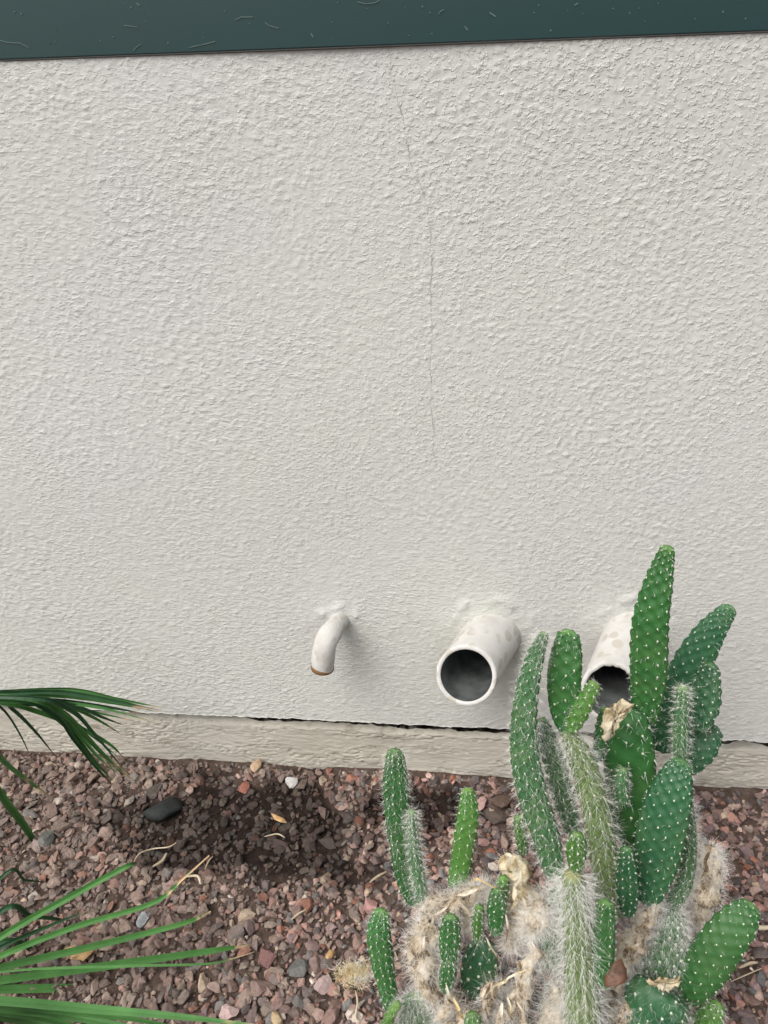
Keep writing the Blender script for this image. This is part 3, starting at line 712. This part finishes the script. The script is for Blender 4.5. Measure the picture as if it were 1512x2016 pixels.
# dried, fluffy old stems
def dried(pts, wid, Y0, Y1, fuzz=900, fuzzl=.022, fluff='fluff', rough=.009, th=.8, mat='dried', spw=.00025, label=None):
    return pad(pts, [w_*.78 for w_ in wid], Y0, Y1, mat, th, 0, sp=.02, dot=0, spk=0, spw=spw, fuzz=int(fuzz*1.25), fuzzl=fuzzl*1.2, fluff=fluff, tipfade=0, amp=.0015, name='dried_stem', rough=rough, droop=.05, label=label, fspread=1.0, fcurl=.9)
dried([(1035, 1800), (1030, 1755), (1016, 1715), (1000, 1682)], [52, 62, 66, 44], -.42, -.40, 250, .012, rough=.010, mat='cream_wood', label='torn cream coloured woody stump')
dried([(838, 1840), (880, 1790), (925, 1758), (968, 1742)], [46, 44, 40, 34], -.43, -.40, 2400)
dried([(905, 2060), (880, 1985), (846, 1925), (828, 1870), (850, 1815)], [46, 52, 62, 72, 50], -.49, -.44, 3600)
dried([(872, 1850), (856, 1805), (850, 1768)], [40, 50, 34], -.43, -.41, 1300, .02)
dried([(1012, 2060), (1022, 1980), (1042, 1905), (1062, 1862)], [46, 44, 40, 22], -.50, -.46, 1000)
dried([(962, 2000), (958, 1975), (966, 1948), (990, 1932)], [14, 18, 18, 12], -.49, -.485, 300)
dried([(1010, 1970), (990, 1960), (980, 1940)], [44, 50, 30], -.47, -.46, 900, .02, 'greyfluff')
dried([(1040, 1840), (1058, 1800), (1074, 1775)], [44, 50, 30], -.46, -.45, 1800, .024)
dried([(1004, 1870), (1012, 1830), (1020, 1795)], [34, 46, 40], -.44, -.42, 1800, .02)
dried([(915, 1830), (924, 1795), (938, 1772)], [34, 38, 26], -.42, -.41, 1100, .02)
dried([(1368, 1826), (1382, 1780), (1398, 1720), (1402, 1664)], [30, 46, 54, 38], -.38, -.36, 2200, .02)
dried([(1200, 1990), (1225, 1900), (1262, 1830), (1290, 1770)], [44, 52, 50, 34], -.45, -.42, 2400, .018, 'greyfluff')
dried([(1085, 1900), (1092, 1820), (1098, 1750)], [50, 46, 30], -.46, -.44, 2200, .026, 'spine', mat='pad_hairy')
dried([(960, 2060), (985, 2010), (1000, 1985)], [60, 56, 40], -.50, -.49, 1400, .02, 'greyfluff')
dried([(1080, 2060), (1090, 2000), (1100, 1940)], [50, 50, 34], -.49, -.48, 2000, .024, 'spine')
dried([(1216, 2060), (1232, 2010), (1240, 1975)], [60, 50, 30], -.49, -.48, 900, .014, 'greyfluff')
dried([(1350, 2040), (1372, 1990), (1396, 1960)], [40, 44, 26], -.45, -.44, 900, .016)
dried([(860, 2050), (900, 2020), (960, 2000)], [30, 34, 26], -.51, -.50, 900, .02, 'greyfluff')

# ------------------------------------------------------------------ palm fronds
def blade(parent, pts, wid, Ys, mat='frond', dead=.85, fold=-.55, facing=0, name='leaflet'):
    k = len(pts); yy = np.interp(np.linspace(0, 1, k), np.linspace(0, 1, len(Ys)), Ys)
    P = spline([at(px, py, y) for (px, py), y in zip(pts, yy)], 40); u = np.linspace(0, 1, 40)
    w = np.interp(u, np.linspace(0, 1, len(wid)), wid)*depth(P[20])/F*.50
    T_ = np.gradient(P, axis=0); T_ /= np.linalg.norm(T_, axis=1)[:, None]
    vw = P-CAM; vw /= np.linalg.norm(vw, axis=1)[:, None]
    S = np.cross(T_, vw); S /= np.linalg.norm(S, axis=1)[:, None]; Nn = np.cross(S, T_)
    w = w[:, None]; ct, st = math.cos(facing), math.sin(facing); S, Nn = S*ct+Nn*st, Nn*ct-S*st
    t_ = .0004
    rows = [P+S*w+Nn*w*fold, P+S*w*.5+Nn*w*fold*.35, P-Nn*w*fold*.3, P-S*w*.5+Nn*w*fold*.35, P-S*w+Nn*w*fold]
    back = [q-Nn*t_ for q in rows[::-1]]
    V = np.stack(rows+back, 1); n_ = V.shape[1]
    jit = .06*np.random.default_rng(abs(int(pts[-1][0]*7+pts[-1][1]))).normal(size=40)
    tn = np.clip((u+jit-dead)/.05, 0, 1); tn = np.repeat(np.repeat(tn[:, None], n_, 1).reshape(-1, 1), 3, 1)
    return mk(name, V.reshape(-1, 3), grid_faces(40, n_, True), M[mat], parent, False, cols=tn, origin=P[0])
O = (-170, 1962)
fr = empty('palm_frond', at(*O, -.47)); tag(fr, 'fan of long green palm blades with straw tips spreading over the gravel, the lower frond', 'palm frond', 'palm fronds reaching in from the left')
YB = (-.50, -.43, -.38)
for pts, wid, dead, mt in [
    ([O, (0, 1845), (130, 1770), (245, 1708), (272, 1700)], [6, 13, 13, 10, 2], .93, 'frond'),
    ([O, (0, 1882), (150, 1824), (300, 1778), (360, 1730), (412, 1684)], [6, 12, 11, 9, 5, 2], .72, 'frond'),
    ([O, (0, 1906), (180, 1864), (360, 1818), (415, 1794)], [6, 14, 13, 9, 2], .86, 'frond'),
    ([O, (0, 1930), (220, 1900), (415, 1872), (490, 1861)], [6, 15, 15, 11, 2], .86, 'frond'),
    ([O, (0, 1948), (240, 1944), (450, 1940), (540, 1936)], [7, 15, 14, 11, 2], .88, 'frond'),
    ([O, (0, 1970), (170, 1985), (340, 2000), (500, 2018)], [7, 16, 16, 12, 4], .97, 'frond_pale'),
    ([O, (0, 1984), (120, 1998), (240, 2020), (330, 2040)], [7, 16, 16, 12, 4], .97, 'frond_pale'),
    ([O, (0, 2000), (60, 2012), (150, 2040)], [7, 16, 16, 10], .97, 'frond_pale'),
    ([O, (-40, 2010), (60, 2050)], [7, 16, 12], .97, 'frond_pale'),
    ([O, (0, 1977), (110, 1990), (260, 2006), (380, 2030)], [6, 12, 12, 9, 3], .97, 'frond'),
    ([O, (0, 1992), (90, 2006), (200, 2036)], [6, 13, 12, 6], .97, 'frond'),
    ([O, (0, 1866), (90, 1826), (180, 1790)], [5, 8, 7, 1], .95, 'frond_dark'),
    ([O, (0, 1935), (120, 1926), (230, 1920)], [5, 9, 7, 1], .9, 'frond_dark'),
    ([O, (0, 1914), (250, 1902), (400, 1898), (455, 1888), (500, 1874)], [3, 4, 5, 4, 3, 1], .80, 'frond_pale')]:
    blade(fr, pts, wid, (-.62, -.57, -.55) if pts[1][1] > 1965 else YB, mt, dead)
for pts, wid, dead, mt in [
    ([O, (0, 1795), (60, 1803), (108, 1809), (136, 1812)], [6, 10, 9, 6, 1], .80, 'frond_dark'),
    ([O, (0, 1730), (50, 1733), (88, 1737)], [4, 6, 5, 1], .98, 'frond_dark'),
    ([O, (0, 1855), (80, 1880), (160, 1908)], [6, 10, 9, 2], .98, 'frond_dark'),
    ([O, (20, 1905), (100, 1925), (160, 1938)], [6, 10, 9, 2], .98, 'frond_dark'),
    ([O, (60, 1955), (150, 1965), (260, 1985)], [6, 10, 9, 2], .95, 'frond_dark')]:
    blade(fr, pts, wid, (-.45, -.40, -.36), mt, dead)
def stalk(parent, P, r_, mat, name='stalk'):
    P = spline(P, 12); ang = np.linspace(0, 2*np.pi, 10, endpoint=False); T_ = np.gradient(P, axis=0); rows = []
    for i, p in enumerate(P):
        t_ = norm(T_[i]); s_ = norm(np.cross(t_, [.3, .9, .2])); n_ = np.cross(t_, s_)
        rows.append(p+r_*(np.cos(ang)[:, None]*s_+np.sin(ang)[:, None]*n_))
    return mk(name, np.concatenate(rows), grid_faces(len(rows), 10, True), mat, parent, True)
a0 = at(*O, -.47); stalk(fr, [a0, a0+np.array([-.12, -.03, -.06]), np.array([a0[0]-.3, a0[1]-.06, -.02])], .006, M['frond'])
O2 = (-190, 1372)
fr = empty('palm_frond', at(*O2, -.22)); tag(fr, 'drooping green palm frond with brown tips across the wall footing, the upper frond', 'palm frond', 'palm fronds reaching in from the left')
YU = (-.24, -.17, -.13)
UP = [([O2, (0, 1361), (140, 1357), (230, 1375), (325, 1394)], 'frond', .88, 9), ([O2, (0, 1365), (120, 1363), (225, 1380), (318, 1399)], 'frond_dark', .86, 8),
      ([O2, (0, 1370), (120, 1371), (220, 1384), (312, 1402)], 'frond', .86, 8), ([O2, (0, 1376), (110, 1378), (210, 1391), (300, 1408)], 'frond_dark', .90, 8),
      ([O2, (0, 1381), (110, 1383), (200, 1394), (310, 1423)], 'frond_pale', .88, 7), ([O2, (0, 1385), (90, 1390), (180, 1402), (268, 1420)], 'frond', .9, 7),
      ([O2, (0, 1383), (80, 1402), (150, 1428), (215, 1464), (246, 1494)], 'frond', .93, 9), ([O2, (10, 1376), (100, 1398), (170, 1440), (232, 1490)], 'frond_dark', .95, 8),
      ([O2, (10, 1374), (90, 1392), (132, 1432), (182, 1496), (226, 1540)], 'frond', .94, 12), ([O2, (15, 1374), (95, 1390), (140, 1426), (190, 1486), (240, 1530)], 'frond_pale', .92, 9),
      ([O2, (40, 1375), (120, 1402), (170, 1452), (215, 1497), (276, 1547)], 'frond', .88, 10), ([O2, (60, 1373), (140, 1397), (185, 1442), (250, 1522)], 'frond_dark', .92, 9),
      ([O2, (20, 1376), (108, 1406), (148, 1458), (196, 1518), (220, 1543)], 'frond_dark', .90, 8), ([O2, (50, 1373), (150, 1392), (200, 1412), (246, 1429)], 'frond_dark', .92, 7),
      ([O2, (30, 1372), (120, 1384), (185, 1412), (240, 1446)], 'frond', .9, 8), ([O2, (30, 1376), (110, 1412), (165, 1470), (205, 1522)], 'frond', .93, 9),
      ([O2, (-20, 1372), (25, 1398), (70, 1442), (108, 1488)], 'frond_dark', .98, 7), ([O2, (-40, 1372), (6, 1396), (40, 1446), (64, 1498)], 'frond_dark', .90, 4)]
for i_, (pts, mt, dead, wp) in enumerate(UP):
    q_ = -.012*((i_*5) % 7)/7
    blade(fr, pts, [wp*.6, wp, wp*1.15, wp*.8, .6], [y+q_ for y in YU], mt, dead, facing=((i_*37) % 11-5)*.11)
for pts, wid, dead, mt in [
    ([O2, (-60, 1470), (0, 1562), (45, 1622), (78, 1670), (110, 1700)], [5, 10, 14, 14, 9, 1], .88, 'frond'),
    ([O2, (-60, 1420), (0, 1492), (50, 1533), (108, 1574)], [4, 7, 10, 8, 1], .82, 'frond_pale')]:
    blade(fr, pts, wid, (-.28, -.22, -.16), mt, dead)
a0 = at(*O2, -.24); stalk(fr, [a0, a0+np.array([-.12, -.03, -.06]), np.array([a0[0]-.28, a0[1]-.1, -.02])], .006, M['frond'])

# torn strips of dead skin on the old stems
rs = random.Random(3)
for (cx, cy, ang_, Y_, mt_) in [(1005, 1700, 1.3, -.43, 'cream_wood'), (1022, 1735, 1.5, -.435, 'cream_wood'), (1012, 1770, 1.7, -.435, 'cream_wood'), (1032, 1790, 1.4, -.44, 'cream_wood'),
        (955, 1738, .1, -.43, 'scar'), (925, 1752, -.35, -.435, 'cream_wood'), (880, 1782, -.6, -.44, 'dried'), (845, 1822, -.9, -.45, 'dried'), (905, 1990, 1.0, -.505, 'scar'), (888, 1962, 1.1, -.50, 'dried'),
        (815, 1930, 1.4, -.46, 'dried'), (838, 1868, 1.2, -.46, 'dried'), (1018, 1965, 1.65, -.50, 'scar'), (1024, 2000, 1.6, -.515, 'dried'), (1008, 1985, 1.4, -.51, 'cream_wood'), (962, 1945, -1.1, -.495, 'dried'),
        (1000, 1925, -.3, -.49, 'cream_wood'), (975, 1880, 1.2, -.45, 'dried'), (1000, 1830, 1.5, -.45, 'dried'), (1060, 1870, 1.0, -.475, 'dried'), (1240, 1870, -.9, -.45, 'dried'), (1262, 1830, -1.0, -.44, 'dried'),
        (1392, 1700, -1.4, -.385, 'dried'), (1380, 1770, -1.2, -.39, 'scar'), (1395, 1985, -.6, -.465, 'scar'), (870, 1850, .6, -.445, 'cream_wood'), (925, 1800, .9, -.43, 'dried'), (985, 2000, 1.8, -.515, 'dried')]:
    ln = rs.uniform(36, 70); wd_ = rs.uniform(4, 9)
    if mt_ == 'cream_wood' and cx < 1000: mt_ = 'dried'
    if mt_ == 'scar' and cx > 1000: continue
    pp_ = []
    for k in (-.5, -.17, .17, .5):
        pp_.append((cx+ln*k*math.cos(ang_)+rs.uniform(-7, 7), cy+ln*k*math.sin(ang_)+rs.uniform(-7, 7)))
    blade(cactus, pp_, [wd_*rs.uniform(.3, .7), wd_, wd_*rs.uniform(.7, 1.1), wd_*.8, wd_*rs.uniform(.1, .5)], (Y_-.004, Y_-.014, Y_-.003), mt_, 2, rs.uniform(-.5, .5), rs.uniform(-.6, .6), 'bark_strip')

# ------------------------------------------------------------------ litter
def flat_leaf(outline, lift, mat, name, label, cat='leaf', group=None, ribs=True):
    P = np.array([on_ground(*q, z=.008) for q in outline]); c = P.mean(0); k = len(P)
    z = float(ground_z(c[0], c[1]))+lift
    P[:, 2] = z+.004*np.sin(np.arange(k)*1.9); mid = c+(P-c)*.5; mid[:, 2] = z+.003; cc = np.array([[c[0], c[1], z+.001]])
    V = np.concatenate([P, mid, cc]); V = np.concatenate([V, V-np.array([0, 0, .0006])]); h = 2*k+1
    f = []
    for i in range(k):
        j = (i+1) % k; f += [(i, j, k+j, k+i), (k+i, k+j, 2*k), (h+j, h+i, h+k+i, h+k+j), (h+k+j, h+k+i, h+2*k), (j, i, h+i, h+j)]
    o = mk(name, V, [tuple(q) for q in f], M[mat], None, True, origin=(c[0], c[1], z))
    return tag(o, label, cat, group)
flat_leaf([(122, 1866), (140, 1860), (165, 1866), (186, 1864), (178, 1878), (162, 1888), (156, 1883), (136, 1886), (140, 1876)], .016, 'dryleaf', 'dry_leaf', 'curled orange tan dry leaf lying under the long palm blades')
flat_leaf([(531, 1585), (545, 1593), (560, 1596), (564, 1604), (552, 1606), (538, 1598)], .012, 'dryleaf', 'dry_leaf', 'small tan dry leaf on the damp dark soil near the wall')
flat_leaf([(640, 1880), (648, 1868), (660, 1868), (654, 1880), (644, 1888)], .016, 'dryleaf', 'dry_leaf', 'tiny orange dry leaf in the gravel left of the lowest cactus pad')
pb = at(1212, 1915, -.505)
def lobed(px, py, w, h, Y, mat, name, label, tilt):
    c = at(px, py, Y); s = depth(c)/F; vw = norm(CAM-c); a1 = norm(np.cross([0, 0, 1], vw)); a2 = np.cross(vw, a1)
    k = 18; V = []
    for rr in (1, .6, .25):
        for i in range(k):
            t = i/k*6.283; rad = rr*(1+.14*math.sin(3*t+1)+.07*math.sin(7*t))
            x, y = rad*math.cos(t)*w*.5*s, rad*math.sin(t)*h*.5*s
            x, y = x*math.cos(tilt)-y*math.sin(tilt), x*math.sin(tilt)+y*math.cos(tilt)
            V.append(c+a1*x+a2*y+vw*(.003*math.sin(2*t+rr*3)*rr))
    V.append(c+vw*.001); n1 = len(V); V = V+[q-vw*.0008 for q in V]
    f = []
    for r_ in range(2):
        for i in range(k):
            j = (i+1) % k; f += [(r_*k+i, r_*k+j, (r_+1)*k+j, (r_+1)*k+i), (n1+r_*k+j, n1+r_*k+i, n1+(r_+1)*k+i, n1+(r_+1)*k+j)]
    for i in range(k):
        j = (i+1) % k; f += [(2*k+i, 2*k+j, 3*k), (n1+2*k+j, n1+2*k+i, n1+3*k), (j, i, n1+i, n1+j)]
    return tag(mk(name, V, f, M[mat], None, True, origin=c), label, 'leaf')
lobed(1213, 1919, 34, 56, -.515, 'brownleaf', 'dead_leaf', 'rusty brown dead leaf caught among the cactus stems', -.45)
def twig(pts, wpx, label, mat='straw', lift=.014, name='twig', cat='twig', group='straws and twigs on the gravel'):
    P = []
    for i, q in enumerate(pts):
        p = on_ground(*q, z=.0); p[2] = float(ground_z(p[0], p[1]))+lift+.002*math.sin(i*2.2); P.append(p)
    P = spline(P, 14); r_ = wpx*.5*depth(P[0])/F; ang = np.linspace(0, 2*np.pi, 7, endpoint=False); T_ = np.gradient(P, axis=0); rows = []
    for i, p in enumerate(P):
        t_ = norm(T_[i]); s_ = norm(np.cross(t_, [0, 0, 1])); n_ = np.cross(s_, t_); q = r_*(1-.5*abs(2*i/13-1)**3)
        rows.append(p+q*(np.cos(ang)[:, None]*s_+np.sin(ang)[:, None]*n_))
    return tag(mk(name, np.concatenate(rows), grid_faces(14, 7, True), M[mat], None, True, origin=P[0]), label, cat, group)
twig([(728, 1738), (744, 1724), (760, 1713)], 5, 'short pale twig left of the tall left cactus pad')
twig([(574, 1812), (588, 1802), (604, 1790)], 4, 'short straw in the middle of the open gravel')
twig([(262, 1702), (275, 1680), (300, 1664), (330, 1660), (345, 1652)], 3, 'thin bent straw beside the upper tip of the palm blades')
twig([(300, 1705), (318, 1690), (326, 1672)], 6, 'flat curled straw just right of the thin bent straw')
twig([(368, 1728), (390, 1730), (396, 1745)], 5, 'pale hooked twig at the tip of the longest straw-tipped blade')
twig([(700, 1950), (704, 1975), (700, 2000), (708, 2016)], 4, 'wavy tan root running to the bottom edge left of the cactus')
twig([(404, 1712), (410, 1695), (418, 1682)], 3, 'tiny straw at the edge of the dark damp soil')
twig([(1456, 1905), (1475, 1898), (1492, 1893)], 6, 'pale straw right of the big leaning cactus pad')
twig([(1440, 1930), (1470, 1920), (1500, 1905)], 2.5, 'thin long twig under the pale straw at the right edge')
twig([(1480, 1820), (1500, 1826), (1520, 1822)], 9, 'thick pale straw behind the tip of the big leaning pad')
twig([(520, 1640), (545, 1636), (560, 1640)], 3, 'thin pale straw lying across the damp dark soil')
# tuft of fluff on the gravel
c = on_ground(700, 1918, z=.012); r = np.random.default_rng(5)
pp = c+r.normal(size=(700, 3))*np.array([.014, .008, .003]); nn_ = np.tile([0, 0, 1.], (700, 1))
v, f = hairs(pp, nn_, np.tile([1., 0, 0], (700, 1)), 3, .013, .00045, .9, .2, 77, .8)
n = N('yellow_fluff'); n.rough(.8); n.color(n.ramp(n.noise(60, 3), [(.3, (.60, .42, .17)), (.5, (.78, .69, .47)), (.65, (.80, .78, .70))]))
tag(mk('cactus_fluff', v, f, n.m, None, True, origin=c), 'tuft of cream and yellow cactus fluff lying on the gravel', 'fluff')
